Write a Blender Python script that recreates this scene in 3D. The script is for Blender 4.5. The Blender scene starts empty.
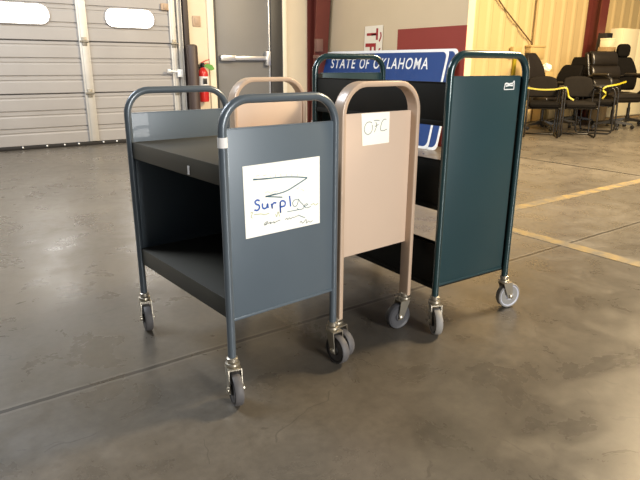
import bpy, bmesh, math, random
from mathutils import Matrix, Vector, Euler
random.seed(7)
C = bpy.context.scene.collection
PI = math.pi
R = math.radians

# ------------------------------------------------------------------ materials
def mat(name, col, rough=.5, metal=0.0, var=0.0, scale=6.0, bump=0.0, bscale=40.0, emit=0.0, spec=.5, coat=0.0):
    m = bpy.data.materials.new(name); m.use_nodes = True
    nt = m.node_tree; b = nt.nodes['Principled BSDF']
    b.inputs['Base Color'].default_value = (*col, 1)
    b.inputs['Roughness'].default_value = rough
    b.inputs['Metallic'].default_value = metal
    b.inputs['Specular IOR Level'].default_value = spec
    b.inputs['Coat Weight'].default_value = coat
    if emit:
        b.inputs['Emission Color'].default_value = (*col, 1)
        b.inputs['Emission Strength'].default_value = emit
    tc = nt.nodes.new('ShaderNodeTexCoord')
    n = nt.nodes.new('ShaderNodeTexNoise'); n.inputs['Scale'].default_value = scale
    n.inputs['Detail'].default_value = 6
    nt.links.new(tc.outputs['Object'], n.inputs['Vector'])
    if var:
        mx = nt.nodes.new('ShaderNodeMix'); mx.data_type = 'RGBA'
        mx.inputs[6].default_value = (*[c*(1-var) for c in col], 1)
        mx.inputs[7].default_value = (*[min(1, c*(1+var)) for c in col], 1)
        nt.links.new(n.outputs['Fac'], mx.inputs[0])
        nt.links.new(mx.outputs[2], b.inputs['Base Color'])
    if bump:
        n2 = nt.nodes.new('ShaderNodeTexNoise'); n2.inputs['Scale'].default_value = bscale
        nt.links.new(tc.outputs['Object'], n2.inputs['Vector'])
        bp = nt.nodes.new('ShaderNodeBump'); bp.inputs['Strength'].default_value = bump
        bp.inputs['Distance'].default_value = .01
        nt.links.new(n2.outputs['Fac'], bp.inputs['Height'])
        nt.links.new(bp.outputs['Normal'], b.inputs['Normal'])
    return m

def floor_mat():
    m = bpy.data.materials.new('polished_concrete'); m.use_nodes = True
    nt = m.node_tree; N = nt.nodes; L = nt.links; b = N['Principled BSDF']
    tc = N.new('ShaderNodeTexCoord')
    def noise(s, d=8, r=.6, dist=0.0):
        n = N.new('ShaderNodeTexNoise'); n.inputs['Scale'].default_value = s
        n.inputs['Detail'].default_value = d; n.inputs['Roughness'].default_value = r
        n.inputs['Distortion'].default_value = dist
        L.new(tc.outputs['Object'], n.inputs['Vector']); return n
    def ramp(src, stops):
        r = N.new('ShaderNodeValToRGB'); e = r.color_ramp.elements
        e[0].position, e[0].color = stops[0][0], (*stops[0][1], 1)
        e[1].position, e[1].color = stops[-1][0], (*stops[-1][1], 1)
        for p, c in stops[1:-1]:
            k = e.new(p); k.color = (*c, 1)
        L.new(src, r.inputs['Fac']); return r
    def mix(f, a, c, mode='MIX'):
        x = N.new('ShaderNodeMix'); x.data_type = 'RGBA'; x.blend_type = mode
        if isinstance(f, float): x.inputs[0].default_value = f
        else: L.new(f, x.inputs[0])
        for v, i in ((a, 6), (c, 7)):
            if isinstance(v, tuple): x.inputs[i].default_value = (*v, 1)
            else: L.new(v, x.inputs[i])
        return x.outputs[2]
    def mth(op, a, c=None):
        x = N.new('ShaderNodeMath'); x.operation = op
        for v, i in ((a, 0), (c, 1)):
            if v is None: continue
            if isinstance(v, (float, int)): x.inputs[i].default_value = v
            else: L.new(v, x.inputs[i])
        return x.outputs[0]
    big = noise(.55, 5, .55, .6); med = noise(3.2, 9, .65, .4); fine = noise(26, 6, .7)
    base = ramp(big.outputs['Fac'], [(.3, (.084, .074, .060)), (.55, (.120, .105, .084)), (.75, (.155, .137, .111))])
    mo = ramp(med.outputs['Fac'], [(.36, (.84, .84, .84)), (.52, (1, 1, 1)), (.68, (1.10, 1.10, 1.09))])
    col = mix(1.0, base.outputs['Color'], mo.outputs['Color'], 'MULTIPLY')
    fi = ramp(fine.outputs['Fac'], [(.35, (.86, .86, .86)), (.65, (1.08, 1.08, 1.08))])
    col = mix(1.0, col, fi.outputs['Color'], 'MULTIPLY')
    # hairline crazing
    wn = noise(1.6, 4, .6)
    vadd = N.new('ShaderNodeVectorMath'); vadd.operation = 'MULTIPLY_ADD'
    L.new(wn.outputs['Color'], vadd.inputs[0]); vadd.inputs[1].default_value = (.5, .5, 0)
    L.new(tc.outputs['Object'], vadd.inputs[2])
    vo = N.new('ShaderNodeTexVoronoi'); vo.feature = 'DISTANCE_TO_EDGE'; vo.inputs['Scale'].default_value = 2.3
    L.new(vadd.outputs[0], vo.inputs['Vector'])
    cr = mth('LESS_THAN', vo.outputs['Distance'], .006)
    gate = mth('GREATER_THAN', med.outputs['Fac'], .56)
    crk = mth('MULTIPLY', mth('MULTIPLY', cr, gate), .45)
    col = mix(crk, col, (.05, .042, .034))
    # saw-cut joints along the two building directions
    sep = N.new('ShaderNodeSeparateXYZ'); L.new(tc.outputs['Object'], sep.inputs[0])
    wob = mth('MULTIPLY', mth('SUBTRACT', noise(9, 4).outputs['Fac'], .5), .012)
    for ax, pos, w in ((1, 2.08, .011), (0, 6.64, .034), (1, -2.5, .0075), (0, 1.6 - 6.3, .008)):
        d = mth('ABSOLUTE', mth('ADD', mth('SUBTRACT', sep.outputs[ax], pos), wob))
        edge = mth('MULTIPLY', mth('LESS_THAN', d, w*2.2), .18)
        col = mix(edge, col, (.30, .28, .24))
        k = mth('LESS_THAN', d, w)
        col = mix(k, col, (.035, .03, .025))
    L.new(col, b.inputs['Base Color'])
    rr = ramp(med.outputs['Fac'], [(.3, (.22, .22, .22)), (.5, (.31, .31, .31)), (.7, (.46, .46, .46))])
    L.new(rr.outputs['Color'], b.inputs['Roughness'])
    b.inputs['Specular IOR Level'].default_value = .5
    bp = N.new('ShaderNodeBump'); bp.inputs['Strength'].default_value = .12; bp.inputs['Distance'].default_value = .01
    L.new(med.outputs['Fac'], bp.inputs['Height']); L.new(bp.outputs['Normal'], b.inputs['Normal'])
    return m

def worn_paint():
    m = bpy.data.materials.new('worn_yellow_paint'); m.use_nodes = True
    nt = m.node_tree; b = nt.nodes['Principled BSDF']
    tc = nt.nodes.new('ShaderNodeTexCoord'); n = nt.nodes.new('ShaderNodeTexNoise')
    n.inputs['Scale'].default_value = 9; n.inputs['Detail'].default_value = 8
    nt.links.new(tc.outputs['Object'], n.inputs['Vector'])
    r = nt.nodes.new('ShaderNodeValToRGB'); e = r.color_ramp.elements
    e[0].position, e[0].color = .40, (.14, .12, .088, 1)
    e[1].position, e[1].color = .74, (.30, .205, .07, 1)
    nt.links.new(n.outputs['Fac'], r.inputs['Fac']); nt.links.new(r.outputs['Color'], b.inputs['Base Color'])
    b.inputs['Roughness'].default_value = .45
    return m

M = dict(
    floor=floor_mat(), paint=worn_paint(),
    blue_tube=mat('slate_blue_tube', (.098, .122, .146), .3, .2, .08, 8, coat=.2),
    blue_panel=mat('slate_blue_panel', (.098, .128, .156), .42, .1, .06, 5, coat=.1),
    blue_shelf=mat('dark_slate_shelf', (.055, .053, .043), .5, .0, .12, 5, spec=.4),
    tan_tube=mat('tan_enamel_tube', (.52, .385, .28), .36, .05, .08, 10, coat=.2),
    tan_panel=mat('tan_enamel_panel', (.63, .48, .365), .5, .05, .04, 4),
    green_tube=mat('dark_teal_tube', (.013, .042, .047), .25, .2, .1, 8, coat=.6),
    green_panel=mat('dark_teal_panel', (.015, .045, .054), .40, .1, .08, 5),
    green_shelf=mat('blackish_green_shelf', (.010, .010, .008), .6, 0, .2, 5, spec=.15),
    zinc=mat('zinc_plate', (.50, .46, .38), .36, .85, .15, 30),
    tire=mat('grey_rubber_tread', (.10, .095, .097), .6, 0, .3, 25),
    tire_light=mat('light_grey_rubber', (.26, .25, .235), .6, 0, .1, 25),
    hub_black=mat('black_wheel_face', (.010, .009, .009), .5, 0, .2, 20),
    hub_grey=mat('grey_wheel_face', (.060, .060, .066), .5, 0, .15, 20),
    hub_white=mat('pale_wheel_face', (.55, .56, .64), .45, 0, .05, 20),
    paper=mat('cream_paper', (.95, .95, .88), .8, 0, .03, 12),
    paper2=mat('cream_note', (.95, .94, .83), .8, 0, .03, 12),
    ink_blue=mat('blue_marker', (.025, .10, .42), .7), ink_dark=mat('dark_teal_ink', (.05, .13, .17), .7),
    ink_olive=mat('faded_olive_ink', (.42, .44, .26), .8), ink_grey=mat('grey_pen', (.13, .16, .16), .8),
    ink_faint=mat('faint_pencil', (.58, .60, .54), .8),
    white=mat('white_enamel', (.82, .82, .80), .5, 0, .03, 6),
    garage=mat('grey_white_door_steel', (.335, .318, .305), .5, .1, .10, 2.5),
    stile=mat('pale_galvanised', (.55, .53, .49), .45, .3, .12, 9),
    seal=mat('black_rubber_seal', (.012, .010, .009), .7),
    hinge=mat('dull_hinge_steel', (.26, .24, .20), .45, .6, .2, 20),
    pane=mat('overexposed_daylight_pane', (1, .985, .95), .3, 0, emit=13.0),
    jamb=mat('dark_brown_jamb', (.030, .018, .015), .5, 0, .15, 6),
    cream=mat('cream_wall_paint', (.66, .56, .40), .7, 0, .05, 2.5, .05, 30),
    cream_trim=mat('pale_cream_trim', (.78, .70, .54), .6, 0, .04, 4),
    door_grey=mat('dark_grey_door', (.17, .165, .158), .5, .1, .06, 3),
    door_frame=mat('charcoal_frame', (.038, .036, .033), .5, .1, .1, 5),
    alu=mat('brushed_aluminium', (.66, .66, .66), .35, .8, .05, 30),
    maroon=mat('maroon_steel', (.135, .028, .020), .5, .1, .15, 5),
    maroon_wall=mat('maroon_wall_paint', (.24, .032, .022), .65, 0, .08, 2.5),
    beige=mat('beige_partition', (.56, .45, .30), .8, 0, .07, 1.6, .05, 25),
    yellow_wall=mat('tan_ribbed_steel', (.54, .405, .195), .55, .0, .06, 1.8),
    sign_blue=mat('highway_blue', (.006, .045, .20), .55, 0, .06, 4),
    sign_white=mat('sign_white', (.80, .82, .84), .4), sign_red=mat('sign_red', (.30, .012, .018), .5),
    sign_cream=mat('weathered_white_board', (.74, .68, .56), .6, 0, .05, 6),
    brown_pipe=mat('dark_brown_post', (.055, .035, .028), .5, .1, .15, 8),
    red=mat('extinguisher_red', (.55, .022, .018), .3, .1, .05, 8, coat=.3),
    black=mat('black_plastic', (.012, .011, .010), .45, 0, .2, 10),
    label_white=mat('white_label', (.78, .76, .74), .6), tag_green=mat('green_tag', (.11, .30, .05), .6, 0, .1, 9),
    plate=mat('dull_tan_plate', (.42, .30, .20), .6, 0, .1, 12),
    fabric=mat('black_fabric', (.008, .007, .006), .9, 0, .25, 20, .2, 150, spec=.05),
    fabric2=mat('charcoal_fabric', (.014, .012, .010), .9, 0, .25, 20, .2, 150, spec=.05),
    leather=mat('black_leather', (.014, .011, .008), .3, 0, .2, 12, .25, 22),
    chair_steel=mat('black_chair_steel', (.016, .014, .012), .38, .3, .1, 10),
    tape=mat('yellow_tape', (.34, .28, .010), .5, 0, .1, 10),
    box_tan=mat('tan_box', (.50, .36, .15), .6, 0, .06, 6), carton=mat('brown_carton', (.30, .20, .09), .8, 0, .1, 6),
    cabinet=mat('warm_white_cabinet', (.80, .70, .46), .55, 0, .03, 3),
    speaker=mat('black_cabinet', (.010, .008, .007), .6, 0, .1, 6),
    cable=mat('brown_cable', (.10, .065, .03), .6), conduit=mat('painted_conduit', (.42, .30, .13), .5, .1, .1, 10),
)

# ------------------------------------------------------------------ mesh builder
class MB:
    def __init__(s): s.bm = bmesh.new(); s.mats = []; s.mi = 0
    def use(s, m):
        if m not in s.mats: s.mats.append(m)
        s.mi = s.mats.index(m); return s
    def _fin(s, faces):
        for f in faces: f.material_index = s.mi
    def box(s, lo, hi, bev=0.0, seg=2, fn=None, sub=0):
        t = bmesh.new(); bmesh.ops.create_cube(t, size=1)
        for v in t.verts:
            v.co = Vector([lo[i] + (v.co[i]+.5)*(hi[i]-lo[i]) for i in range(3)])
        if sub: bmesh.ops.subdivide_edges(t, edges=t.edges[:], cuts=sub, use_grid_fill=True)
        if bev:
            es = t.edges[:] if not sub else [e for e in t.edges if len(e.link_faces) == 2 and e.calc_face_angle(0) > 1]
            bmesh.ops.bevel(t, geom=es, offset=bev, segments=seg, affect='EDGES', profile=.5)
        s.merge(t, fn); return s
    def merge(s, t, fn=None):
        mp = {}
        for v in t.verts: mp[v] = s.bm.verts.new(fn(v.co.copy()) if fn else v.co)
        for f in t.faces:
            try:
                g = s.bm.faces.new([mp[v] for v in f.verts]); g.material_index = s.mi
            except ValueError: pass
        t.free(); return s
    def sweep(s, pts, prof, up, closed=False, cap=True):
        """profile points (a,b): a along the in-plane normal, b along 'up'; up constant (planar path)"""
        up = Vector(up).normalized(); P = [Vector(p) for p in pts]; n = len(P); rings = []
        for i, p in enumerate(P):
            a = P[(i-1) % n] if (closed or i > 0) else p
            c = P[(i+1) % n] if (closed or i < n-1) else p
            d0 = (p-a).normalized() if (p-a).length > 1e-9 else (c-p).normalized()
            d1 = (c-p).normalized() if (c-p).length > 1e-9 else d0
            d = (d0+d1).normalized(); nn = d.cross(up)
            if nn.length < 1e-6: nn = d.orthogonal()
            nn.normalize(); b = nn.cross(d).normalized()
            k = 1/max(.5, math.sqrt(max(.01, (1+d0.dot(d1))/2)))
            rings.append([s.bm.verts.new(p + nn*q[0]*k + b*q[1]) for q in prof])
        m = len(prof); R_ = range(n if closed else n-1)
        for i in R_:
            A, B = rings[i], rings[(i+1) % n]
            for j in range(m):
                f = s.bm.faces.new((A[j], A[(j+1) % m], B[(j+1) % m], B[j])); f.material_index = s.mi
        if cap and not closed:
            for r in (rings[0], rings[-1]):
                f = s.bm.faces.new(r); f.material_index = s.mi
        return s
    def tube(s, pts, r, seg=12, closed=False):
        P = [Vector(p) for p in pts]
        # rotation-minimising frame
        n = len(P); T = []
        for i in range(n):
            a = P[i-1] if (i > 0 or closed) else P[i]
            c = P[(i+1) % n] if (i < n-1 or closed) else P[i]
            T.append((c-a).normalized())
        nrm = T[0].orthogonal().normalized(); rings = []
        for i in range(n):
            if i:
                nrm = (nrm - T[i]*nrm.dot(T[i]))
                nrm = nrm.normalized() if nrm.length > 1e-6 else T[i].orthogonal().normalized()
            b = T[i].cross(nrm); rr = r[i] if isinstance(r, (list, tuple)) else r
            rings.append([s.bm.verts.new(P[i] + (nrm*math.cos(2*PI*j/seg) + b*math.sin(2*PI*j/seg))*rr) for j in range(seg)])
        for i in range(n if closed else n-1):
            A, B = rings[i], rings[(i+1) % n]
            for j in range(seg):
                f = s.bm.faces.new((A[j], A[(j+1) % seg], B[(j+1) % seg], B[j])); f.material_index = s.mi
        if not closed:
            for g in (rings[0], rings[-1]):
                f = s.bm.faces.new(g); f.material_index = s.mi
        return s
    def lathe(s, prof, o=(0, 0, 0), axis=(0, 0, 1), seg=24):
        ax = Vector(axis).normalized(); x = ax.orthogonal().normalized(); y = ax.cross(x); o = Vector(o); rings = []
        for r, h in prof:
            rings.append([s.bm.verts.new(o + ax*h + (x*math.cos(2*PI*j/seg) + y*math.sin(2*PI*j/seg))*max(r, 1e-4)) for j in range(seg)])
        for A, B in zip(rings, rings[1:]):
            for j in range(seg):
                f = s.bm.faces.new((A[j], A[(j+1) % seg], B[(j+1) % seg], B[j])); f.material_index = s.mi
        for g in (rings[0], rings[-1]):
            f = s.bm.faces.new(g); f.material_index = s.mi
        return s
    def prism(s, poly, fn, d0, d1):
        """poly of (a,b); fn(a,b,d) -> point"""
        A = [s.bm.verts.new(fn(a, b, d0)) for a, b in poly]; B = [s.bm.verts.new(fn(a, b, d1)) for a, b in poly]
        n = len(poly)
        for g in (A, list(reversed(B))):
            f = s.bm.faces.new(g); f.material_index = s.mi
        for j in range(n):
            f = s.bm.faces.new((A[j], B[j], B[(j+1) % n], A[(j+1) % n])); f.material_index = s.mi
        return s
    def ribbon(s, pts, w, fn, d0, d1):
        """flat pen stroke through 2-D points"""
        P = [Vector((*p, 0)) for p in pts]; L_ = []; Rr = []
        P = smooth(P)
        for i, p in enumerate(P):
            d = (P[min(i+1, len(P)-1)] - P[max(i-1, 0)]); d = d.normalized() if d.length > 1e-9 else Vector((1, 0, 0))
            n = Vector((-d.y, d.x, 0))*w/2; L_.append(p+n); Rr.append(p-n)
        for i in range(len(P)-1):
            s.prism([(L_[i].x, L_[i].y), (Rr[i].x, Rr[i].y), (Rr[i+1].x, Rr[i+1].y), (L_[i+1].x, L_[i+1].y)], fn, d0, d1)
        return s
    def build(s, name, m=None, parent=None, sharp=38):
        bmesh.ops.recalc_face_normals(s.bm, faces=s.bm.faces[:])
        for e in s.bm.edges:
            if len(e.link_faces) == 2: e.smooth = e.calc_face_angle(0) < R(sharp)
        for f in s.bm.faces: f.smooth = True
        me = bpy.data.meshes.new(name); s.bm.to_mesh(me); s.bm.free()
        if s.mats:
            for x in s.mats: me.materials.append(x)
        else: me.materials.append(m)
        o = bpy.data.objects.new(name, me); C.objects.link(o)
        if parent: o.parent = parent
        return o

def smooth(P, k=4):
    if len(P) < 3: return P
    out = []
    for i in range(len(P)-1):
        p0, p1, p2, p3 = P[max(i-1, 0)], P[i], P[i+1], P[min(i+2, len(P)-1)]
        for j in range(k):
            t = j/k
            out.append(.5*((2*p1) + (p2-p0)*t + (2*p0-5*p1+4*p2-p3)*t*t + (3*p1-p0-3*p2+p3)*t**3))
    return out + [P[-1]]

def arc(c, r, a0, a1, n, f):
    return [f(c[0]+r*math.cos(R(a0+(a1-a0)*i/n)), c[1]+r*math.sin(R(a0+(a1-a0)*i/n))) for i in range(n+1)]

def rrect(x0, z0, x1, z1, r, n=5):
    out = []
    for (cx, cz, a) in ((x1-r, z0+r, -90), (x1-r, z1-r, 0), (x0+r, z1-r, 90), (x0+r, z0+r, 180)):
        out += [(cx+r*math.cos(R(a+90*i/n)), cz+r*math.sin(R(a+90*i/n))) for i in range(n+1)]
    return out

def empty(name, loc=(0, 0, 0), rz=0.0):
    o = bpy.data.objects.new(name, None); C.objects.link(o)
    o.location = loc; o.rotation_euler = (0, 0, rz); o.empty_display_size = .1
    return o
def tag(o, label, cat, group=None):
    o['label'] = label; o['category'] = cat
    if group: o['group'] = group
    return o
def struct(o): o['kind'] = 'structure'; return o

def text_mesh(txt, name, m, parent, width, height, fn, bold=.0, spacing=1.0):
    """lettering as flat raised mesh: text box mapped to width x height, fn(a,b,d) -> local point"""
    cu = bpy.data.curves.new(name, 'FONT'); cu.body = txt; cu.size = 1; cu.offset = bold
    cu.space_character = spacing; cu.extrude = .0
    t = bpy.data.objects.new('tmp', cu); C.objects.link(t)
    dg = bpy.context.evaluated_depsgraph_get(); dg.update()
    me = bpy.data.meshes.new_from_object(t.evaluated_get(dg))
    xs = [v.co.x for v in me.vertices]; ys = [v.co.y for v in me.vertices]
    x0, x1, y0, y1 = min(xs), max(xs), min(ys), max(ys)
    for v in me.vertices:
        v.co = fn((v.co.x-x0)/(x1-x0)*width, (v.co.y-y0)/(y1-y0)*height)
    bpy.data.objects.remove(t); bpy.data.curves.remove(cu)
    me.name = name; me.materials.clear(); me.materials.append(m)
    o = bpy.data.objects.new(name, me); C.objects.link(o); o.parent = parent
    return o

# building frame: u along the roller-door wall, v away from the camera
BA = R(35.6)
U = Vector((math.cos(BA), math.sin(BA), 0)); V = Vector((-math.sin(BA), math.cos(BA), 0))
def in_building(o): o.rotation_euler = (0, 0, BA); return o
def uv(x, y): return (x*U.x+y*U.y, x*V.x+y*V.y)

# ------------------------------------------------------------------ setting
WV = 9.09      # roller-door wall
SU = 6.56      # sign partition
TV = 7.6       # ribbed wall
b = MB(); b.box((-9, -9, -.2), (30.5, 10, 0))
struct(in_building(b.build('floor', M['floor'])))

# back wall with the openings of the roller door and the steel door
DX0, DX1, DH = -1.2, 3.82, 3.2
b = MB()
b.box((-9, WV, 0), (DX0, WV+.2, 5)); b.box((DX0, WV, DH), (DX1, WV+.2, 5))
b.box((DX1, WV, 0), (4.36, WV+.2, 5)); b.box((4.36, WV, 2.62), (5.66, WV+.2, 5)); b.box((5.66, WV, 0), (6.9, WV+.2, 5))
struct(in_building(b.build('wall_back', M['cream'])))

# partition running towards the camera, maroon lower panel
b = MB(); b.box((SU, 5.68, 0), (SU+.14, WV, 5)); struct(in_building(b.build('wall_right', M['beige'])))
b = MB(); b.box((SU-.012, 5.678, 0), (SU, 7.07, 1.715)); struct(in_building(b.build('trim_1', M['maroon_wall'])))

# ribbed steel wall behind the chairs
b = MB(); poly = []; u = SU+.14
while u < 30:
    poly += [(u, 0), (u+.20, 0), (u+.26, -.026), (u+.33, -.026), (u+.39, 0)]
    u += .40
poly += [(30.2, 0), (30.2, .12), (SU+.14, .12)]
q = MB(); t = []
for a in poly[:-2]:
    t.append((q.bm.verts.new((a[0], TV+a[1], 0)), q.bm.verts.new((a[0], TV+a[1], 5))))
for A, B in zip(t, t[1:]): q.bm.faces.new((A[0], B[0], B[1], A[1]))
struct(in_building(q.build('wall_far', M['yellow_wall'], sharp=10)))

# roller (sectional) door
door = struct(in_building(empty('door_1')))
SEC = .722
for k in range(4):
    z0 = .045+k*SEC; z1 = z0+SEC-.008
    prof = [(0, z0), (-.02, z0+.01)]
    for j in range(3):
        zc = z0+SEC*(j+.5)/3
        top = z0+SEC*(j+1)/3
        prof += [(-.02, top-.085), (-.012, top-.070), (-.012, top-.055), (-.02, top-.05)]
        if j < 2: prof += [(-.02, top-.014), (-.004, top-.006), (-.004, top+.006), (-.02, top+.014)]
    prof += [(-.02, z1-.008), (0, z1)]
    q = MB(); rows = [(q.bm.verts.new((DX0, WV+.04+a, z)), q.bm.verts.new((DX1-.1, WV+.04+a, z))) for a, z in prof]
    for A, B in zip(rows, rows[1:]): q.bm.faces.new((A[0], A[1], B[1], B[0]))
    q.build('door_section', M['garage'], door, sharp=12)
b = MB(); b.box((DX0, WV+.05, 0), (DX1, WV+.1, DH)); b.build('door_backing', M['seal'], door)
b = MB(); b.box((DX0, WV-.005, 0.0), (DX1-.1, WV+.05, .05), .008); b.build('bottom_seal', M['seal'], door)
for u_ in (-.5, .3, .95, 1.30, 1.62, 1.86, 2.06, 2.42, 2.62, 3.1, 3.4):
    b = MB(); b.lathe([(.013, 0), (.013, .012), (.006, .018)], (u_, WV-.003, .035), (0, -1, 0), 10); b.build('light_leak_dot', M['white'], door)  # white dots standing in for specks of light leaking past the seal
for c0 in (1.51, 3.00, .02):
    b = MB(); b.prism(rrect(c0-.36, 1.705, c0+.36, 1.955, .12), lambda a, z, d: (a, d, z), WV+.012, WV+.03)
    pn = b.build('window_pane', M['pane'], door)
    b = MB()
    ring = [(a, WV+.014, z) for a, z in rrect(c0-.37, 1.695, c0+.37, 1.965, .128)]
    b.tube(ring, .012, 8, closed=True); b.build('window_frame', M['garage'], pn)
for (ua, ub) in ((2.225, 2.365), (.735, .875), (3.60, 3.70)):
    b = MB(); b.box((ua, WV-.012, .055), (ub, WV+.02, 2.93), .008)
    b.box((ua+.03, WV-.022, .06), (ub-.03, WV-.01, 2.9), .004); b.build('stile', M['stile'], door)
    for zz in (.76, 1.485, 2.205):
        b = MB(); b.box(((ua+ub)/2-.035, WV-.03, zz-.06), ((ua+ub)/2+.035, WV-.008, zz+.06), .006)
        b.tube([((ua+ub)/2-.06, WV-.032, zz), ((ua+ub)/2+.06, WV-.032, zz)], .014, 10); b.build('hinge', M['hinge'], door)
b = MB(); b.box((3.725, WV-.03, 0), (3.735, WV+.03, 3.2)); b.box((3.735, WV+.02, 0), (3.80, WV+.03, 3.2)); b.box((3.79, WV-.03, 0), (3.80, WV+.03, 3.2))
b.build('track', M['stile'], door)
b = MB(); b.box((3.48, WV-.02, 1.97), (3.60, WV+.02, 2.07), .01); b.box((3.52, WV-.035, 1.99), (3.57, WV-.01, 2.05), .008)
b.build('bracket', M['plate'], door)
b = MB(); b.box((3.66, WV-.075, .98), (3.75, WV-.03, 1.10), .01); b.tube([(3.52, WV-.06, 1.075), (3.68, WV-.06, 1.06)], .014, 10)
b.lathe([(.03, -.02), (.03, .02)], (3.52, WV-.06, 1.075), (1, 0, 0), 12); b.build('slide_latch', M['white'], door)
b = MB(); b.box((3.82, WV-.05, 0), (3.905, WV+.02, 3.3), .006); struct(in_building(b.build('trim_2', M['jamb'])))

# steel exit door
d2 = struct(in_building(empty('door_2')))
b = MB(); b.box((4.40, WV+.02, .015), (5.41, WV+.065, 2.52), .004); b.build('door_leaf', M['door_grey'], d2)
b = MB(); b.box((4.355, WV-.02, 0), (4.395, WV+.12, 2.60), .004); b.box((5.425, WV-.02, 0), (5.66, WV+.12, 2.60), .006)
b.box((4.36, WV-.02, 2.53), (5.66, WV+.12, 2.62), .004); b.build('door_frame', M['door_frame'], d2)
b = MB(); b.box((5.392, WV-.0, .02), (5.418, WV+.03, 2.52), .004); b.build('edge_strip', M['alu'], d2)
b = MB(); b.box((4.44, WV-.06, 1.245), (5.33, WV-.015, 1.315), .012); b.box((4.44, WV-.03, 1.25), (4.50, WV+.02, 1.31), .006)
b.box((4.43, WV-.075, 1.235), (4.70, WV-.01, 1.325), .012)
b.box((5.30, WV-.075, 1.16), (5.385, WV+.02, 1.40), .012); b.build('push_bar', M['alu'], d2)
b = MB(); b.box((4.24, WV-.03, 0), (4.35, WV, 2.75), .004); struct(in_building(b.build('trim_3', M['cream_trim'])))
b = MB(); b.box((5.66, WV-.035, 0), (5.74, WV, 2.75), .004); struct(in_building(b.build('trim_4', M['cream_trim'])))

# tapered steel columns
def column(name, u0, v_wall, taper_top, taper_bot, label, flip=0):
    o = tag(in_building(empty(name)), label, 'column')
    w = .145; H = 4.6
    for s_, nm in ((0, 'wall_flange'), (1, 'front_flange')):
        b = MB()
        if s_ == 0: b.box((u0-w, v_wall-.03, 0), (u0+w, v_wall-.006, H))
        else:
            for_ = lambda co: Vector((co.x, v_wall-(taper_bot+(taper_top-taper_bot)*co.z/H)+co.y, co.z))
            b.box((u0-w, -.012, 0), (u0+w, .012, H), fn=for_)
        b.build(nm, M['maroon'], o)
    b = MB()
    b.prism([(-.02, 0), (-taper_bot, 0), (-taper_top, H), (-.02, H)], lambda a, z, d: (u0+d, v_wall+a, z), -.008, .008)
    b.build('web', M['maroon'], o)
    b = MB(); b.box((u0-w, v_wall-taper_bot-.1, 0), (u0+w, v_wall-.006, .02)); b.build('base_plate', M['maroon'], o)
    return o
column('steel_column', 6.34, WV, .50, .12, 'maroon tapered steel column in the corner beside the grey exit door')
column('steel_column', 12.83, TV, .34, .27, 'maroon tapered steel column against the ribbed tan wall behind the chairs')
jbm = mat('grimy_maroon_grey', (.17, .085, .065), .6, 0, .2, 12)
jb = tag(in_building(empty('junction_box')), 'small grey junction box on the maroon corner column above the parked carts', 'electrical box')
b = MB(); b.box((6.19, WV-.32, 1.40), (6.330, WV-.24, 1.62), .008); b.build('housing', jbm, jb)
b = MB(); b.box((6.19, WV-.345, 1.285), (6.330, WV-.20, 1.345), .006); b.build('bracket', jbm, jb)

# bollard, plate, extinguisher
bo = tag(in_building(empty('bollard')), 'dark brown steel bollard beside the roller door, left of the fire extinguisher', 'bollard')
b = MB(); b.lathe([(.088, 0), (.088, 1.44), (.078, 1.462), (.05, 1.475), (.001, 1.478)], (3.865, WV-.20, 0), seg=24); b.build('post', M['brown_pipe'], bo)
b = MB(); b.lathe([(.15, 0), (.15, .012), (.088, .016)], (3.865, WV-.20, 0), seg=24); b.build('base_flange', M['brown_pipe'], bo)
wp = MB(); wp.box((3.985, WV-.016, 1.755), (4.125, WV, 1.915), .006); wp.box((4.02, WV-.022, 1.79), (4.09, WV-.012, 1.88), .004)
tag(in_building(wp.build('wall_plate', M['plate'])), 'square tan plate on the cream wall above the fire extinguisher', 'wall plate')
ex = tag(in_building(empty('fire_extinguisher')), 'red fire extinguisher with green tag hung on the cream wall', 'fire extinguisher')
ex.location = (U*4.075 + V*(WV-.1))
b = MB(); b.lathe([(.02, .58), (.078, .59), (.084, .61), (.084, 1.02), (.078, 1.06), (.05, 1.10), (.03, 1.12), (.03, 1.14)], seg=24); b.build('cylinder', M['red'], ex)
b = MB(); b.lathe([(.0855, .84), (.0855, .99)], seg=24); b.build('label', M['label_white'], ex)
b = MB(); b.box((-.04, -.0885, .87), (.03, -.082, .96), .002); b.build('printed_panel', M['black'], ex)
b = MB(); b.lathe([(.032, 1.13), (.036, 1.14), (.036, 1.19), (.02, 1.2)], seg=16)
b.lathe([(.022, 0), (.022, .02)], (0, -.03, 1.165), (0, -1, 0), 12); b.build('valve', M['black'], ex)
b = MB(); b.sweep([(-.02, 0, 1.20), (.06, 0, 1.235), (.12, 0, 1.25)], [(-.006, -.014), (.006, -.014), (.006, .014), (-.006, .014)], (0, 1, 0))
b.sweep([(-.02, 0, 1.175), (.06, 0, 1.19), (.11, 0, 1.185)], [(-.006, -.012), (.006, -.012), (.006, .012), (-.006, .012)], (0, 1, 0)); b.build('lever', M['red'], ex)
b = MB(); b.tube(smooth([Vector(p) for p in ((-.03, 0, 1.165), (-.09, 0, 1.15), (-.115, -.01, 1.05), (-.10, -.01, .9), (-.098, -.01, .8))]), .012, 8); b.build('hose', M['black'], ex)
b = MB(); b.prism([(.0, 0), (.06, .035), (.15, .01), (.19, -.055), (.13, -.075), (.05, -.035)], lambda a, z, d: (a+.0, d, z+1.155), -.052, -.046); b.build('inspection_tag', M['tag_green'], ex)
b = MB(); b.box((-.03, .075, .8), (.03, .097, 1.15), .004); b.build('wall_bracket', M['black'], ex)

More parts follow.
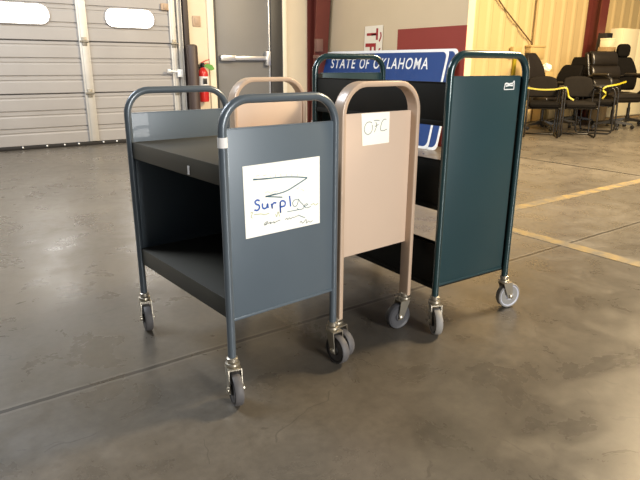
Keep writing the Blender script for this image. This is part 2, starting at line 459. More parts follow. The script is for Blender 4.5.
# painted lines on the slab
b = MB(); b.box((3.52, 2.875, 0), (14, 2.985, .003)); tag(in_building(b.build('floor_line', M['paint'])), 'worn yellow line on the floor running right below the black chairs', 'floor line', 'yellow floor lines')
b = MB(); b.box((3.52, -6, 0), (3.63, 2.874, .003)); tag(in_building(b.build('floor_line', M['paint'])), 'worn yellow line on the floor beside the pale wheel of the green cart', 'floor line', 'yellow floor lines')

# ------------------------------------------------------------------ book carts
def uframe(W, H, z0, y, r=.0165, bend=.10, oval=None):
    pts = [(-W/2, y, z0), (-W/2, y, H-r-bend)]
    pts += arc((-W/2+bend, H-r-bend), bend, 180, 90, 8, lambda a, z: (a, y, z))[1:]
    pts += arc((W/2-bend, H-r-bend), bend, 90, 0, 8, lambda a, z: (a, y, z))
    pts += [(W/2, y, z0)]
    b = MB()
    if oval: b.sweep(pts, oval, (0, 1, 0))
    else: b.sweep(pts, [(r*math.cos(2*PI*j/14), r*math.sin(2*PI*j/14)) for j in range(14)], (0, 1, 0))
    return b

def caster(parent, x, y, p, hub, tire, zt=.155, Rw=.061, tw=.032, post=.0165, label=None):
    """p: world-like trail direction expressed in cart-local axes"""
    px, py = p; l = math.hypot(px, py); d = Vector((px/l, py/l, 0)); ax = Vector((-d.y, d.x, 0))
    off = .034; wc = Vector((x, y, Rw)) + d*off; o = Vector((x, y, 0))
    b = MB(); b.lathe([(post+.001, zt+.018), (post+.004, zt+.016), (post+.004, zt+.002), (.013, zt)], o, seg=18)
    b.lathe([(.012, zt+.001), (.026, zt-.003), (.027, zt-.010), (.022, zt-.016), (.012, zt-.018)], o, seg=20)
    c = b.build('caster', M['zinc'], parent)
    b = MB(); hw = tw/2+.006; zt2 = zt-.016
    top = o + d*.008
    for s_ in (-1, 1):
        A = [top-d*.026, top+d*.026]; q = wc
        poly = [top-d*.024+Vector((0, 0, zt2)), top+d*.028+Vector((0, 0, zt2)), Vector((q.x, q.y, Rw))+d*.013+Vector((0, 0, -.012)), Vector((q.x, q.y, Rw))-d*.013+Vector((0, 0, -.012))]
        f0 = [b.bm.verts.new(v_+ax*s_*hw) for v_ in poly]; f1 = [b.bm.verts.new(v_+ax*s_*(hw+.0035)) for v_ in poly]
        b.bm.faces.new(f0); b.bm.faces.new(list(reversed(f1)))
        for j in range(4): b.bm.faces.new((f0[j], f1[j], f1[(j+1) % 4], f0[(j+1) % 4]))
        b.lathe([(.011, 0), (.011, .006), (.006, .009)], wc+ax*s_*(hw+.0035), ax*s_, 12)
    pl = [top-d*.024, top+d*.028]
    cs = [pl[0]+ax*hw, pl[1]+ax*hw, pl[1]-ax*hw, pl[0]-ax*hw]
    f0 = [b.bm.verts.new(v_+Vector((0, 0, zt2))) for v_ in cs]; f1 = [b.bm.verts.new(v_+Vector((0, 0, zt2-.005))) for v_ in cs]
    b.bm.faces.new(f0); b.bm.faces.new(list(reversed(f1)))
    for j in range(4): b.bm.faces.new((f0[j], f1[j], f1[(j+1) % 4], f0[(j+1) % 4]))
    b.tube([wc-ax*(hw+.003), wc+ax*(hw+.003)], .006, 8)
    b.build('fork', M['zinc'], c)
    b = MB(); b.lathe([(Rw*.84, -tw/2+.002), (Rw*.95, -tw/2), (Rw, -tw/2+.004), (Rw, tw/2-.004), (Rw*.95, tw/2), (Rw*.84, tw/2-.002)], wc, ax, 32)
    b.build('tire', tire, c)
    b = MB(); b.lathe([(.012, -tw/2-.003), (.02, -tw/2-.003), (.024, -tw/2+.004), (Rw*.70, -tw/2+.004), (Rw*.86, -tw/2-.0005), (Rw*.87, 0), (Rw*.86, tw/2+.0005), (Rw*.70, tw/2-.004), (.024, tw/2-.004), (.02, tw/2+.003), (.012, tw/2+.003)], wc, ax, 28)
    b.build('wheel', hub, c)
    return c

def rot(p, a): return (p[0]*math.cos(-a)-p[1]*math.sin(-a), p[0]*math.sin(-a)+p[1]*math.cos(-a))

def panel(parent, W, y, z0, z1, m, r, lip=True, inl=0, inr=0):
    b = MB(); t = .006
    b.box((-W/2+r*.5+inl, y-t, z0), (W/2-r*.5-inr, y+t, z1), .002)
    if lip:
        b.box((-W/2+r*.6+inl, y-t-.0025, z0), (W/2-r*.6-inr, y-t+.001, z0+.010), .001)
        b.box((-W/2+r*.6+inl, y-t, z1-.004), (W/2-r*.6-inr, y+t+.004, z1+.002), .0015)
    return b.build('end_panel', m, parent)

def shelf(parent, W, L, zt, th, m, r, back=0.0, side=0):
    """tray shelf: a top sheet with folded aprons"""
    b = MB(); x0, x1, y0, y1 = -W/2+r*.3, W/2-r*.3, -L/2+.008, L/2-.008
    b.box((x0, y0, zt-.004), (x1, y1, zt), .001)
    b.box((x0-.004, y0, zt-th), (x0, y1, zt+.001), .0015); b.box((x1, y0, zt-th), (x1+.004, y1, zt+.001), .0015)
    b.box((x0, y0, zt-th), (x0+.018, y1, zt-th+.003)); b.box((x1-.018, y0, zt-th), (x1, y1, zt-th+.003))
    if back: b.box((x1-.004, y0, zt), (x1, y1, zt+back), .0015)
    return b.build('shelf', m, parent)

# blue-grey cart -----------------------------------------------------------
YB = R(39.432); WB, LB, HB = .4774, .7823, 1.0897
cart1 = tag(empty('book_cart', (-.3791, 2.2989, 0), YB), 'slate blue steel book cart carrying the large surplus paper, nearest the camera', 'cart', 'parked book carts')
for s_ in (-1, 1):
    uframe(WB, HB, .165, s_*LB/2, .0148).build('handle_frame', M['blue_tube'], cart1)
    panel(cart1, WB, s_*LB/2, .312, .982, M['blue_panel'], .0165)
shelf(cart1, WB, LB, .862, .068, M['blue_shelf'], .0165)
shelf(cart1, WB, LB, .387, .072, M['blue_shelf'], .0165)
b = MB(); b.box((WB/2-.012, -LB/2+.01, .388), (WB/2-.006, LB/2-.01, .80), .001); b.build('back_panel', M['blue_shelf'], cart1)
b = MB(); b.box((-WB/2-.0015, -.148, .800), (-WB/2+.0005, -.134, .832)); b.build('shelf_sticker', M['label_white'], cart1)['label'] = 'small white sticker on the shelf edge'
ring = [((.0162)*math.cos(2*PI*j/14), .0162*math.sin(2*PI*j/14)) for j in range(14)]
b = MB(); b.sweep([(-WB/2, -LB/2, .924), (-WB/2, -LB/2, .957)], ring, (0, 1, 0)); b.build('tape_wrap', M['label_white'], cart1)['label'] = 'white tape around the post'
for (x, y, p, h) in ((-1, -1, (.40, -.92), 'hub_black'), (1, -1, (.60, -.80), 'hub_black'), (-1, 1, (.45, -.9), 'hub_black'), (1, 1, (.4, -.9), 'hub_black')):
    caster(cart1, x*WB/2, y*LB/2, rot(p, YB), M[h], M['tire'])

# the surplus paper ---------------------------------------------------------
yp = -LB/2-.0072
ps = tag(empty('paper_notice', cart1.location, YB), 'large cream paper with handwritten surplus note taped to the blue cart', 'paper sign')
b = MB(); b.prism([(-.172, .857), (-.168, .605), (.161, .607), (.159, .861)], lambda a, z, d: (a, d, z), yp, yp-.0008); b.build('sheet', M['paper'], ps)
pf = lambda a, z, d: (a, d, z)
def ink(name, m, strokes, w, parent, y, label=None):
    for grp in ([strokes] if w > .005 else [[q_] for q_ in strokes]):
        b = MB()
        for s_ in grp: b.ribbon(s_, w, pf, y, y-.0004)
        o = b.build(name, m, parent)
        if label: o['label'] = label
ys = yp-.0008
ink('strike_line', M['ink_dark'], [[(-.1317, .8098), (-.0922, .8057), (-.0404, .8043), (.0054, .8017), (.0524, .7962), (.1009, .788)],
    [(-.1317, .8080), (-.0722, .8057)],
    [(.1009, .7873), (.0602, .7707), (.0123, .7528), (-.0265, .7465), (-.0831, .7435)], [(-.0831, .7435), (-.0114, .7309)], [(-.0831, .7425), (-.04, .747)]], .0042, ps, ys)
ink('handwriting', M['ink_blue'], [[(-.1077, .7319), (-.1178, .7358), (-.1266, .7308), (-.1226, .7221), (-.1111, .716), (-.11, .7057), (-.119, .6995), (-.1305, .7026)],
    [(-.0963, .7214), (-.0967, .7075), (-.0895, .7013), (-.079, .7048), (-.0756, .7171), (-.0731, .7001)],
    [(-.0592, .7147), (-.0551, .6961), (-.0563, .7078), (-.0486, .7156), (-.0379, .7141)],
    [(-.021, .7155), (-.0203, .6744), (-.0211, .7116), (-.0101, .7178), (.0007, .7097), (-.0027, .6985), (-.0183, .6969)],
    [(.0199, .7317), (.0227, .7091), (.0241, .6918)]], (.0064), ps, ys, 'large blue handwriting')
ink('handwriting', M['ink_dark'], [[(.0556, .7123), (.0419, .7129), (.0338, .7036), (.0384, .691), (.0513, .6904), (.0579, .704), (.0596, .7144), (.0677, .7026), (.0823, .6884), (.0839, .6774), (.0674, .6733), (.0528, .6795)],
    [(.0856, .6812), (.0972, .6849), (.1039, .6879), (.0939, .6907), (.0872, .6837), (.0971, .6754), (.1172, .6778)], [(.0095, .6743), (.035, .6743), (.0609, .6743)], [(.0591, .6544), (.0771, .6448), (.0903, .6401)]], .0026, ps, ys, 'thin teal loops')
ink('handwriting', M['ink_grey'], [[(-.0927, .6428), (-.085, .6505), (-.0759, .6516), (-.0821, .6462), (-.0898, .641), (-.07, .6467), (-.0624, .648), (-.0671, .6423), (-.0564, .6457), (-.0487, .647), (-.0503, .642), (-.0379, .6465), (-.0223, .6491)],
    [(-.0004, .6468), (.0076, .6508), (.0106, .645), (.0187, .6503), (.0234, .6455), (.0315, .6495), (.0428, .649), (.0525, .6515), (.0591, .6518)],
    [(.0654, .6237), (.072, .628), (.0786, .6201), (.0869, .6255), (.0953, .6309), (.0969, .6169), (.1053, .6237), (.1138, .6182), (.1257, .6217)]], .0024, ps, ys, 'small grey handwriting')
ink('handwriting', M['ink_olive'], [[(-.1467, .6938), (-.138, .695), (-.1443, .6808), (-.1387, .6749)], [(-.1325, .6865), (-.118, .6855), (-.1033, .6844), (-.0886, .6795), (-.0691, .6815)],
    [(-.0419, .6746), (-.0375, .6635), (-.031, .6807), (-.0252, .6628)], [(.1172, .6832), (.1307, .6866), (.1393, .6799), (.1529, .6847)]], .0026, ps, ys, 'faded olive handwriting')
ink('handwriting', M['ink_faint'], [[(-.0864, .7546), (-.0744, .7593), (-.0597, .7516), (-.0461, .7561), (-.0294, .7526)], [(.052, .7522), (.0616, .7562)], [(.0729, .7494), (.0875, .7396)],
    [(-.1207, .8189), (-.1062, .8209)], [(-.0919, .8168), (-.0772, .8188)], [(-.0626, .8146), (-.0613, .8066)], [(-.0401, .8158), (-.0389, .8051)], [(-.0174, .8157), (-.0148, .7985)], [(.0071, .8117), (.0084, .8021)], [(.0304, .8078), (.0334, .7953)], [(.0557, .8062), (.0588, .7949)]], .0022, ps, ys, 'faint pencil writing')

# tan cart -------------------------------------------------------------------
YT = R(39.554); WT, LT, HT = .418, .7767, 1.1244
cart2 = tag(empty('book_cart', (-.0138, 2.6357, 0), YT), 'tan steel book cart wedged between the blue and green carts', 'cart', 'parked book carts')
ov = [(.0105*math.copysign(abs(math.cos(t_))**.25, math.cos(t_)), .028*math.copysign(abs(math.sin(t_))**.25, math.sin(t_))) for t_ in [2*PI*j/20 for j in range(20)]]
for s_ in (-1, 1):
    uframe(WT, HT, .165, s_*LT/2, .0135, .115, ov).build('handle_frame', M['tan_tube'], cart2)
    panel(cart2, WT, s_*(LT/2-.012), .42, 1.0, M['tan_panel'], .0135, lip=False)
shelf(cart2, WT, LT, .885, .05, M['tan_panel'], .0135)
shelf(cart2, WT, LT, .48, .05, M['tan_panel'], .0135)
for (x, y, p, h) in ((-1, -1, (.68, -.73), 'hub_black'), (1, -1, (-.86, -.5), 'hub_grey'), (-1, 1, (.4, -.9), 'hub_grey'), (1, 1, (.4, -.9), 'hub_grey')):
    caster(cart2, x*WT/2, y*LT/2, rot(p, YT), M[h], M['tire'] if y < 0 and x < 0 else M['hub_grey'], post=.0165)
nt_ = tag(empty('paper_note', (-.0138+.0110, 2.6357+.0090, 0), YT), 'small cream note reading OFC on the tan cart', 'paper sign')
yq = -LT/2+.012-.0062
b = MB(); b.prism([(-.106, .999), (-.095, .872), (.055, .874), (.053, .999)], pf, yq, yq-.0008); b.build('sheet', M['paper2'], nt_)
ink('handwriting', M['ink_grey'], [[(-.0468, .9602), (-.0568, .9642), (-.0711, .9634), (-.0822, .9544), (-.0874, .9425), (-.0869, .9303), (-.078, .9194), (-.0634, .9155), (-.0493, .9236), (-.0434, .9356), (-.044, .952)],
    [(-.0248, .9624), (-.0205, .9465), (-.0311, .9224)], [(-.0355, .968), (-.018, .9686), (-.0038, .967)], [(-.0298, .9446), (-.0095, .9517)],
    [(.0356, .9698), (.0223, .9706), (.0108, .9612), (.0045, .945), (.0041, .9284), (.0199, .9248), (.0402, .9302)]], .0028, nt_, yq-.0008)

# green cart -------------------------------------------------------------------
YG = R(33.923); WG, LG, HG = .4816, 1.002, 1.2417
cart3 = tag(empty('book_cart', (.4478, 2.975, 0), YG), 'tall dark teal green book cart with three shelves, right of the tan cart', 'cart', 'parked book carts')
for s_ in (-1, 1):
    uframe(WG, HG, .165, s_*LG/2, .0158, .085).build('handle_frame', M['green_tube'], cart3)
    panel(cart3, WG, s_*LG/2, .220, 1.137, M['green_panel'], .0165, inr=.030 if s_ < 0 else 0, inl=.0 if s_ < 0 else .030)
    b = MB(); xf = WG/2-.024 if s_ < 0 else -WG/2+.024
    b.box((xf-.016, LG/2-.016, .222), (xf+.016, LG/2-.012, 1.135), .001) if s_ > 0 else b.box((xf-.016, -LG/2+.012, .222), (xf+.016, -LG/2+.016, 1.135), .001)
    b.build('gap_shade_strip', M['green_shelf'], cart3)  # dark strip closing the gap beside the panel, in place of its shade
for z0, z1 in ((.935, 1.115), (.570, .792), (.200, .412)):
    b = MB(); x0 = -WG/2+.006; y0, y1 = -LG/2+.008, LG/2-.008
    b.box((x0-.005, y0, z0), (x0, y1, z1), .0015)
    b.box((x0-.010, y0, z0), (x0-.004, y1, z0+.022), .002); b.box((x0-.008, y0, z1-.004), (x0, y1, z1), .001)
    b.box((x0, y0, z0+.004), (WG/2-.008, y1, z0+.012), .001)
    b.box((WG/2-.012, y0, z0-.0), (WG/2-.008, y1, z0+.03), .001)
    b.build('shelf', M['green_shelf'], cart3)
b = MB(); yl = -LG/2-.0062
b.prism([(.094, 1.078), (.160, 1.078), (.160, 1.082), (.094, 1.082)], pf, yl, yl-.001)
b.prism([(.092, 1.082), (.097, 1.082), (.100, 1.1), (.106, 1.103), (.125, 1.098), (.135, 1.102), (.150, 1.103), (.157, 1.112), (.157, 1.078), (.162, 1.078), (.162, 1.116), (.156, 1.118), (.148, 1.109), (.135, 1.108), (.126, 1.106), (.106, 1.11), (.096, 1.106)], pf, yl, yl-.001)
b.prism([(.102, 1.098), (.154, 1.101), (.150, 1.093), (.128, 1.095), (.104, 1.091)], pf, yl, yl-.0012)
b.build('maker_badge', M['white'], cart3)['label'] = 'small white maker badge'
b = MB(); b.box((-.166, LG/2-.0085, 1.068), (-.160, LG/2-.006, 1.098)); b.build('scratch_mark', M['alu'], cart3)['label'] = 'pale mark on the far panel'
for (x, y, p, h, t_) in ((-1, -1, (.12, -1), 'hub_black', 'tire_light'), (1, -1, (.92, .36), 'hub_white', 'tire_light'), (-1, 1, (.5, -.8), 'hub_grey', 'tire_light'), (1, 1, (.3, .9), 'hub_grey', 'tire_light')):
    caster(cart3, x*WG/2, y*LG/2, rot(p, YG), M[h], M[t_], Rw=.064 if x > 0 else .061)

# ------------------------------------------------------------------ signs leaning on the partition
def lean_frame(o, u0, v0, du, h):
    """local x to the viewer's right along the partition, z up the leaning face, front at -y"""
    X = -V; Z = (U*du + Vector((0, 0, 1))*math.sqrt(max(.01, h*h-du*du)))/h; Y = Z.cross(X)
    m = Matrix((X, Y, Z)).transposed().to_4x4(); m.translation = U*u0 + V*v0
    o.matrix_world = m; return o
def highway_sign(name, label, u0, v0, wd, h, du):
    o = lean_frame(tag(empty(name), label, 'sign', 'blue highway signs'), u0, v0, du, h)
    b = MB(); b.prism(rrect(-wd, 0, 0, h, .07, 6), pf, 0, .006); b.build('sheet_panel', M['sign_white'], o)
    b = MB(); b.prism(rrect(-wd+.035, .035, -.035, h-.035, .085, 6), pf, -.0012, .001); b.build('blue_field', M['sign_blue'], o)
    return o
hs = highway_sign('highway_sign', 'blue sign reading STATE OF OKLAHOMA leaning on the partition behind the carts', 6.160, 5.91, 3.05, 1.437, .33)
for wd_, f0, f1 in (('STATE', 0, .285), ('OF', .335, .435), ('OKLAHOMA', .485, 1)):
    text_mesh(wd_, 'lettering', M['sign_white'], hs, 2.41*(f1-f0), .172, lambda a, z, f0=f0: Vector((-2.76+2.41*f0+a, -.0022, 1.150+z)), bold=.012, spacing=1.2)
for x in (-1.80, -1.72, -1.64):
    b = MB(); b.prism([(x, .985), (x+.055, .985), (x+.07, 1.035), (x+.02, 1.04)], pf, -.0022, -.0012); b.build('lower_lettering', M['sign_white'], hs)
highway_sign('highway_sign', 'second blue sign, its edge showing right of the STATE OF OKLAHOMA sign', 6.176, 5.755, 3.05, 1.445, .33)
tf = lean_frame(tag(empty('lettered_board'), 'tall white board with red sideways letters behind the blue signs', 'sign'), 6.50, 7.42, .045, 1.80)
b = MB(); b.prism([(-.47, 0), (0, 0), (0, 1.80), (-.45, 1.795)], pf, 0, .008); b.build('board', M['sign_cream'], tf)
b = MB(); b.prism([(-.47, 0), (-.485, 0), (-.465, 1.795), (-.45, 1.795)], pf, .001, .012); b.build('board_edge', M['plate'], tf)
# letters turned a quarter clockwise: top of each letter points right
text_mesh('T', 'red_letter', M['sign_red'], tf, .20, .285, lambda a, z: Vector((-.395+z, -.0015, 1.755-a*.9)), bold=.02)
text_mesh('F', 'red_letter', M['sign_red'], tf, .17, .27, lambda a, z: Vector((-.42+z, -.0015, 1.525-a)), bold=.02)
b = MB(); b.ribbon([(-.075, 1.55), (-.045, 1.60), (-.035, 1.64), (-.05, 1.69)], .030, pf, -.0015, 0); b.build('red_mark', M['sign_red'], tf)
b = MB(); b.prism([(-.09, 1.41), (-.045, 1.41), (-.03, 1.45), (-.07, 1.44)], pf, -.0015, 0); b.build('red_mark', M['sign_red'], tf)

# ------------------------------------------------------------------ electrical box, conduit and cable on the ribbed wall
eb = tag(in_building(empty('electrical_box')), 'tan electrical box with vertical conduit on the ribbed wall', 'electrical box')
b = MB(); b.box((10.55, TV-.17, 1.30), (11.02, TV-.036, 1.56), .01); b.box((10.53, TV-.185, 1.54), (11.04, TV-.036, 1.575), .006); b.build('housing', M['box_tan'], eb)
b = MB(); b.box((10.60, TV-.178, 1.33), (10.97, TV-.168, 1.53), .004); b.build('cover', M['box_tan'], eb)
b = MB(); b.tube([(10.76, TV-.06, 1.56), (10.76, TV-.06, 4.6)], .022, 10); b.build('conduit', M['conduit'], eb)
b = MB(); b.tube([(10.72, TV-.07, 1.60), (9.75, TV-.055, 2.22), (9.35, TV-.05, 2.52), (8.6, TV-.05, 3.0)], .013, 8); tag(in_building(b.build('cable', M['cable'])), 'brown cable slanting up the ribbed wall from the electrical box', 'cable')
ub = tag(in_building(empty('utility_box')), 'small yellow box on the ribbed wall left of the electrical box', 'electrical box')
b = MB(); b.box((10.05, TV-.12, 1.36), (10.32, TV-.036, 1.54), .01); b.build('housing', M['box_tan'], ub)
b = MB(); b.box((10.16, TV-.09, .2), (10.23, TV-.036, 1.37), .006); b.build('conduit', M['tape'], ub)

# ------------------------------------------------------------------ chairs
def bend(fx): return fx
def guest_chair(x, y, rz, label, back_m, seat_m):
    o = tag(empty('guest_chair', (x, y, 0), rz), label, 'chair', 'black guest chairs')
    def sf(co):
        co.z -= .018*max(0, (-co.y-.12)/.16)**2; return co
    b = MB(); b.box((-.245, -.28, .50), (.245, .24, .60), .045, 4, sf, sub=2); b.build('seat', seat_m, o)
    b = MB(); b.box((-.22, -.25, .485), (.22, .22, .505), .01); b.build('seat_pan', M['chair_steel'], o)
    def bf(co):
        t = (co.z-.65)/.36
        co.z -= .045*(abs(co.x)/.255)**3*max(0, t) ; co.x *= 1 - .12*max(0, t-.4)**2/.36 ; co.y += .09*t + .35*co.x*co.x*-1 + .03
        return co
    b = MB(); b.box((-.255, .21, .65), (.255, .28, 1.01), .034, 4, bf, sub=3); b.build('backrest', back_m, o)
    for s_ in (-1, 1):
        xx = s_*.272; r = .015
        p = [Vector((xx, .30, .84)), Vector((xx, .315, .70)), Vector((xx, .30, .10)), Vector((xx, .285, .035)), Vector((xx, .24, .017)),
             Vector((xx, -.24, .017)), Vector((xx, -.285, .035)), Vector((xx, -.30, .10)), Vector((xx, -.275, .72)), Vector((xx, -.25, .79)), Vector((xx, -.19, .815)), Vector((xx, .20, .815)), Vector((xx, .29, .80))]
        b = MB(); b.tube(p, r, 10); b.build('side_frame', M['chair_steel'], o)
        b = MB(); b.box((xx-.026, -.23, .815), (xx+.026, .17, .85), .014, 3); b.build('armrest', M['black'], o)
    for yy, zz in ((-.20, .485), (.16, .485), (.30, .80), (.24, .018)):
        b = MB(); b.tube([(-.272, yy, zz), (.272, yy, zz)], .013, 8); b.build('crossbar', M['chair_steel'], o)
    return o

def star_base(o, rad=.36, a0=0.2):
    for k in range(5):
        a = a0+2*PI*k/5; dx, dy = math.cos(a), math.sin(a)
        b = MB(); n = Vector((-dy, dx, 0))
        pr = []
        for (t, w, z0, z1) in ((.02, .034, .095, .17), (.5, .026, .090, .135), (1, .018, .078, .105)):
            c = Vector((dx*rad*t, dy*rad*t, 0))
            pr.append([b.bm.verts.new(c+n*w+Vector((0, 0, z0))), b.bm.verts.new(c-n*w+Vector((0, 0, z0))), b.bm.verts.new(c-n*w*.7+Vector((0, 0, z1))), b.bm.verts.new(c+n*w*.7+Vector((0, 0, z1)))])
        for A, B in zip(pr, pr[1:]):
            for j in range(4): b.bm.faces.new((A[j], A[(j+1) % 4], B[(j+1) % 4], B[j]))
        b.bm.faces.new(pr[0]); b.bm.faces.new(list(reversed(pr[-1])))
        lg = b.build('leg', M['black'], o)
        c = Vector((dx*rad, dy*rad, .036)); ax = Vector((math.cos(a+1.1), math.sin(a+1.1), 0))
        b = MB()
        for s_ in (-1, 1): b.lathe([(.012, .004), (.034, .006), (.036, .014), (.030, .026), (.01, .028)] if s_ > 0 else [(.01, -.028), (.030, -.026), (.036, -.014), (.034, -.006), (.012, -.004)], c, ax, 16)
        b.tube([c, c+Vector((0, 0, .05))], .008, 8)
        b.build('caster', M['black'], lg)
    b = MB(); b.lathe([(.045, .08), (.045, .18), (.032, .19), (.032, .36), (.022, .365), (.022, .50)], seg=18); b.build('gas_column', M['black'], o)

def pad(lo, hi, bev, fn=None, sub=3): 
    b = MB(); b.box(lo, hi, bev, 4, fn, sub=sub); return b

def office_chair(x, y, rz, label, m, top=1.3, headrest=False, wide=.54, taper=.12, arms=True, a0=.2):
    o = tag(empty('office_chair', (x, y, 0), rz), label, 'chair', 'black office chairs')
    star_base(o, a0=a0)
    b = MB(); b.box((-.14, -.12, .50), (.14, .14, .535), .01); b.build('tilt_mechanism', M['black'], o)
    def sf(co):
        co.z -= .03*max(0, (-co.y-.1)/.2)**2; co.z += .12*co.x*co.x; return co
    pad((-.29, -.30, .535), (.29, .26, .63), .045, sf, 2).build('seat', m, o)
    bt = top-(.26 if headrest else 0); h = bt-.70
    def bf(co):
        t = (co.z-.70)/h
        co.x *= 1 - taper*(t-.35)**2*2.2; co.y += .17*t*t - .045*math.sin(PI*min(1, max(0, t))) - .4*co.x*co.x
        return co
    pad((-wide/2, .24, .70), (wide/2, .325, bt), .04, bf, 4).build('backrest', m, o)
    b = MB(); b.sweep([(0, .08, .515), (0, .30, .53), (0, .36, .62), (0, .385, .85)], [(-.012, -.035), (.012, -.035), (.012, .035), (-.012, .035)], (1, 0, 0)); b.build('back_bar', M['black'], o)
    if arms:
        for s_ in (-1, 1):
            b = MB(); b.tube(smooth([Vector(p) for p in ((s_*.20, .0, .525), (s_*.31, .0, .535), (s_*.345, .0, .60), (s_*.345, .0, .84))]), .02, 8); b.build('arm_post', M['black'], o)
            b = MB(); b.box((s_*.345-.045, -.19, .84), (s_*.345+.045, .14, .885), .02, 3); b.build('armrest', M['black'], o)
    if headrest:
        b = MB(); b.tube([(0, .44, bt-.12), (0, .47, top-.16)], .022, 8); b.build('headrest_stem', M['black'], o)
        pad((-.145, .385, top-.27), (.145, .505, top), .058, lambda co: Vector((co.x*(1-.35*abs((co.z-top+.135)/.135)**3), co.y-.5*co.x*co.x, co.z)), 3).build('headrest', m, o)
    return o

def leather_chair(x, y, rz, label, top=1.46):
    o = tag(empty('executive_chair', (x, y, 0), rz), label, 'chair')
    star_base(o, .38, .5)
    b = MB(); b.box((-.15, -.14, .50), (.15, .16, .545), .01); b.build('tilt_mechanism', M['black'], o)
    pad((-.34, -.36, .54), (.34, .30, .70), .07, lambda co: Vector((co.x, co.y, co.z-.05*max(0, (-co.y-.1)/.26)**2)), 3).build('seat', M['leather'], o)
    def lean(co):
        co.y += .30*(co.z-.66) - .25*co.x*co.x; return co
    b = MB(); b.box((-.36, .30, .66), (.36, .39, top-.02), .05, 4, lean, sub=4); b.build('back_shell', M['leather'], o)
    zs = [(.66, .95), (.93, 1.20), (1.17, top)]
    for i, (z0, z1) in enumerate(zs):
        w = (.33, .345, .315)[i]
        def pf_(co, z0=z0, z1=z1, w=w):
            t = (co.z-z0)/(z1-z0); co.y -= .075*math.sin(PI*min(1, max(0, t)))*(1-(co.x/w)**2*.6)
            return lean(co)
        pad((-w, .23, z0), (w, .33, z1), .05, pf_, 3).build('back_cushion', M['leather'], o)
    for s_ in (-1, 1):
        b = MB(); b.sweep(smooth([Vector(p) for p in ((s_*.38, .34, .98), (s_*.385, .10, 1.0), (s_*.385, -.20, .97), (s_*.385, -.29, .88), (s_*.38, -.24, .72), (s_*.36, -.05, .60), (s_*.22, .0, .53))]),
                          [(.025*math.cos(2*PI*j/10), .035*math.sin(2*PI*j/10)) for j in range(10)], (1, 0, 0)); b.build('arm_loop', M['black'], o)
        b = MB(); b.box((s_*.385-.055, -.22, .985), (s_*.385+.055, .22, 1.05), .03, 3); b.build('armrest', M['leather'], o)
    return o

guest_chair(3.83, 10.12, R(-14), 'black guest chair nearest the green cart, yellow tape across its arms', M['fabric2'], M['fabric'])
guest_chair(4.47, 10.16, R(-14), 'black guest chair in the middle of the front row', M['fabric2'], M['fabric2'])
gc = guest_chair(5.08, 10.72, R(58), 'black guest chair at the right end of the front row, before the leather chair', M['fabric'], M['fabric2'])
leather_chair(5.75, 11.50, R(16), 'big black leather executive chair with padded back among the chairs')
office_chair(6.37, 12.10, R(10), 'black office chair with round headrest in front of the white cabinet', M['fabric'], 1.62, True, .50, .25)
office_chair(4.29, 11.30, R(30), 'grey-black high-back office chair behind the leftmost guest chair', M['leather'], 1.42, False, .48, .5, a0=.6)
office_chair(4.82, 11.85, R(-50), 'black low-back office chair behind the middle guest chair', M['fabric'], 1.20, False, .5, .2, a0=.9)
office_chair(5.42, 12.44, R(-30), 'black high-back office chair just left of the leather chair', M['fabric'], 1.36, False, .52, .2, a0=.1)
office_chair(6.72, 11.35, R(60), 'black office chair cut off at the right edge of the photo', M['fabric'], 1.15, False, .52, .2, a0=.3)

def tape(pts, label, w=.013):
    b = MB(); b.sweep(smooth([Vector(p) for p in pts]), [(-.004, -w), (.004, -w), (.004, w), (-.004, w)], (0, .3, 1))
    return tag(b.build('caution_tape', M['tape']), label, 'tape', 'yellow tape on the chairs')
def loc(o, p): return o @ Vector(p)
G1 = Matrix.Translation((3.83, 10.12, 0)) @ Matrix.Rotation(R(-14), 4, 'Z')
G2 = Matrix.Translation((4.47, 10.16, 0)) @ Matrix.Rotation(R(-14), 4, 'Z')
G3 = Matrix.Translation((5.17, 10.62, 0)) @ Matrix.Rotation(R(-14), 4, 'Z')
tape([G1 @ Vector(p) for p in ((-.34, -.31, .83), (-.10, -.315, .80), (.12, -.315, .805), (.29, -.315, .835), (.335, -.32, .77), (.36, -.33, .69), (.44, -.34, .64))], 'yellow tape strung across the arms of the leftmost guest chair')
tape([G2 @ Vector(p) for p in ((.30, -.32, .66), (.345, -.33, .74), (.29, -.325, .80), (.34, -.315, .855), (.50, -.25, .885), (.66, -.05, .92), (.70, .0, .93))], 'yellow tape knotted at the right arm of the middle guest chair')

# ------------------------------------------------------------------ things stored behind the chairs
def at(x, y): return (x, y, 0)
wc_ = tag(empty('storage_cabinet', (0, 0, 0), BA), 'warm white cabinet standing behind the office chairs at the right edge', 'cabinet')
b = MB(); b.box((13.12, 6.97, .06), (14.5, 7.25, 1.975), .012); b.build('body', M['cabinet'], wc_)
b = MB(); b.box((13.14, 6.99, 0), (14.48, 7.2, .06)); b.build('plinth', M['carton'], wc_)
for k in range(2):
    b = MB(); b.box((13.13+k*.68, 6.95, .08), (13.80+k*.68, 6.97, 1.965), .004); dr = b.build('door', M['cabinet'], wc_)
    b = MB(); b.box((13.74+k*.10, 6.925, .95), (13.765+k*.10, 6.95, 1.12), .006); b.build('handle', M['chair_steel'], dr)
sc_ = tag(empty('equipment_cabinet', (0, 0, 0), BA), 'tall narrow black cabinet beside the right maroon column', 'cabinet')
b = MB(); b.box((12.46, 6.95, .04), (12.70, 7.15, 1.855), .012); b.build('body', M['speaker'], sc_)
b = MB(); b.box((12.48, 6.942, .10), (12.68, 6.952, 1.80), .004); b.build('front_grille', M['black'], sc_)
b = MB(); b.box((12.49, 6.98, 0), (12.67, 7.12, .04)); b.build('foot', M['black'], sc_)
bx_ = tag(empty('carton', (0, 0, 0), BA), 'tall brown carton between the black cabinet and white cabinet', 'box')
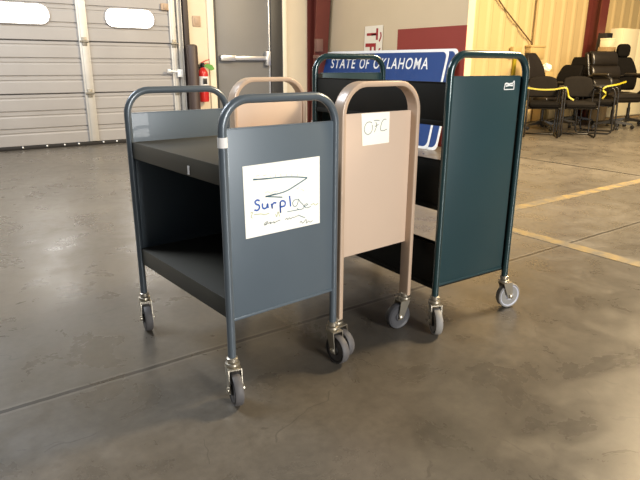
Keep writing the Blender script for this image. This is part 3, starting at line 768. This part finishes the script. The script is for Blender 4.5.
b = MB(); b.box((12.16, 6.70, 0), (12.44, 6.94, 1.56), .006); b.box((12.28, 6.697, .05), (12.32, 6.70, 1.54)); b.build('body', M['carton'], bx_)
b = MB(); b.box((12.18, 6.72, 1.56), (12.40, 6.92, 1.72), .008); b.box((12.175, 6.715, 1.70), (12.405, 6.925, 1.735), .004)
tag(in_building(b.build('lidded_box', M['cabinet'])), 'small cream box on top of the tall brown carton', 'box')
cb = tag(empty('carton', (0, 0, 0), BA), 'tan carton standing behind the guest chairs under a cream bag', 'box')
b = MB(); b.box((10.96, 7.30, 0), (11.22, 7.52, 1.06), .006); b.build('body', M['box_tan'], cb)
b = MB(); b.box((10.96, 7.40, 1.06), (11.22, 7.44, 1.063)); b.build('packing_tape', M['carton'], cb)
b = MB()
t = bmesh.new(); bmesh.ops.create_icosphere(t, subdivisions=3, radius=1)
rnd = random.Random(3)
for v_ in t.verts:
    k = 1+rnd.uniform(-.16, .16); v_.co = Vector((11.12+v_.co.x*.09*k, 7.41+v_.co.y*.09*k, max(1.063, 1.14+v_.co.z*.09*k)))
b.merge(t); tag(in_building(b.build('paper_bag', M['paper2'], sharp=8)), 'crumpled cream paper bag on the tan carton behind the guest chairs', 'bag')

# ------------------------------------------------------------------ light
def area(name, loc, tgt, size, power, col, sy=None):
    l = bpy.data.lights.new(name, 'AREA'); l.energy = power; l.color = col; l.size = size
    if sy: l.shape = 'RECTANGLE'; l.size_y = sy
    o = bpy.data.objects.new(name, l); C.objects.link(o); o.location = loc
    d = Vector(tgt)-Vector(loc); o.rotation_euler = d.to_track_quat('-Z', 'Y').to_euler()
    return o
area('bay_door_daylight', (5.6, -4.6, 2.6), (.2, 2.8, .7), 2.2, 880, (1, .975, .93), 3.6)
area('left_daylight', (-4.6, 4.2, 5.0), (-2.2, 4.6, 0), 2.4, 420, (.86, .92, 1))
area('warm_overhead', (6.4, 8.4, 5.0), (6.3, 10.2, 0.3), 2.0, 400, (1, .74, .42))
area('warm_overhead', (5.2, 5.3, 5.2), (4.4, 5.8, 0), 1.4, 1050, (1, .80, .52))
area('warm_overhead', (5.8, 6.4, 4.8), (5.0, 7.4, 0), 1.4, 300, (1, .72, .40))  # added beside the high-bay lamps to brighten the floor before the chairs
area('corner_area_light', (-1.0, 5.2, 4.6), (1.0, 9.6, 1.4), 2.0, 150, (1, .92, .80))  # warm white area light above mid-room, aimed at the back corner
w = bpy.data.worlds.new('world'); bpy.context.scene.world = w; w.use_nodes = True
w.node_tree.nodes['Background'].inputs[0].default_value = (.92, .95, 1, 1)
w.node_tree.nodes['Background'].inputs[1].default_value = .09

# ------------------------------------------------------------------ camera
cam = bpy.data.cameras.new('camera'); co = bpy.data.objects.new('camera', cam); C.objects.link(co)
cam.sensor_width = 36; cam.lens = 571.065/640*36; cam.clip_start = .05
co.matrix_world = Matrix.Translation((0, 0, 1.18188)) @ Matrix.Rotation(R(90-17.0783), 4, 'X') @ Matrix.Rotation(R(.269), 4, 'Z')
sc = bpy.context.scene; sc.camera = co
sc.view_settings.view_transform = 'Standard'; sc.view_settings.look = 'None'
sc.view_settings.exposure = 0; sc.view_settings.gamma = 1
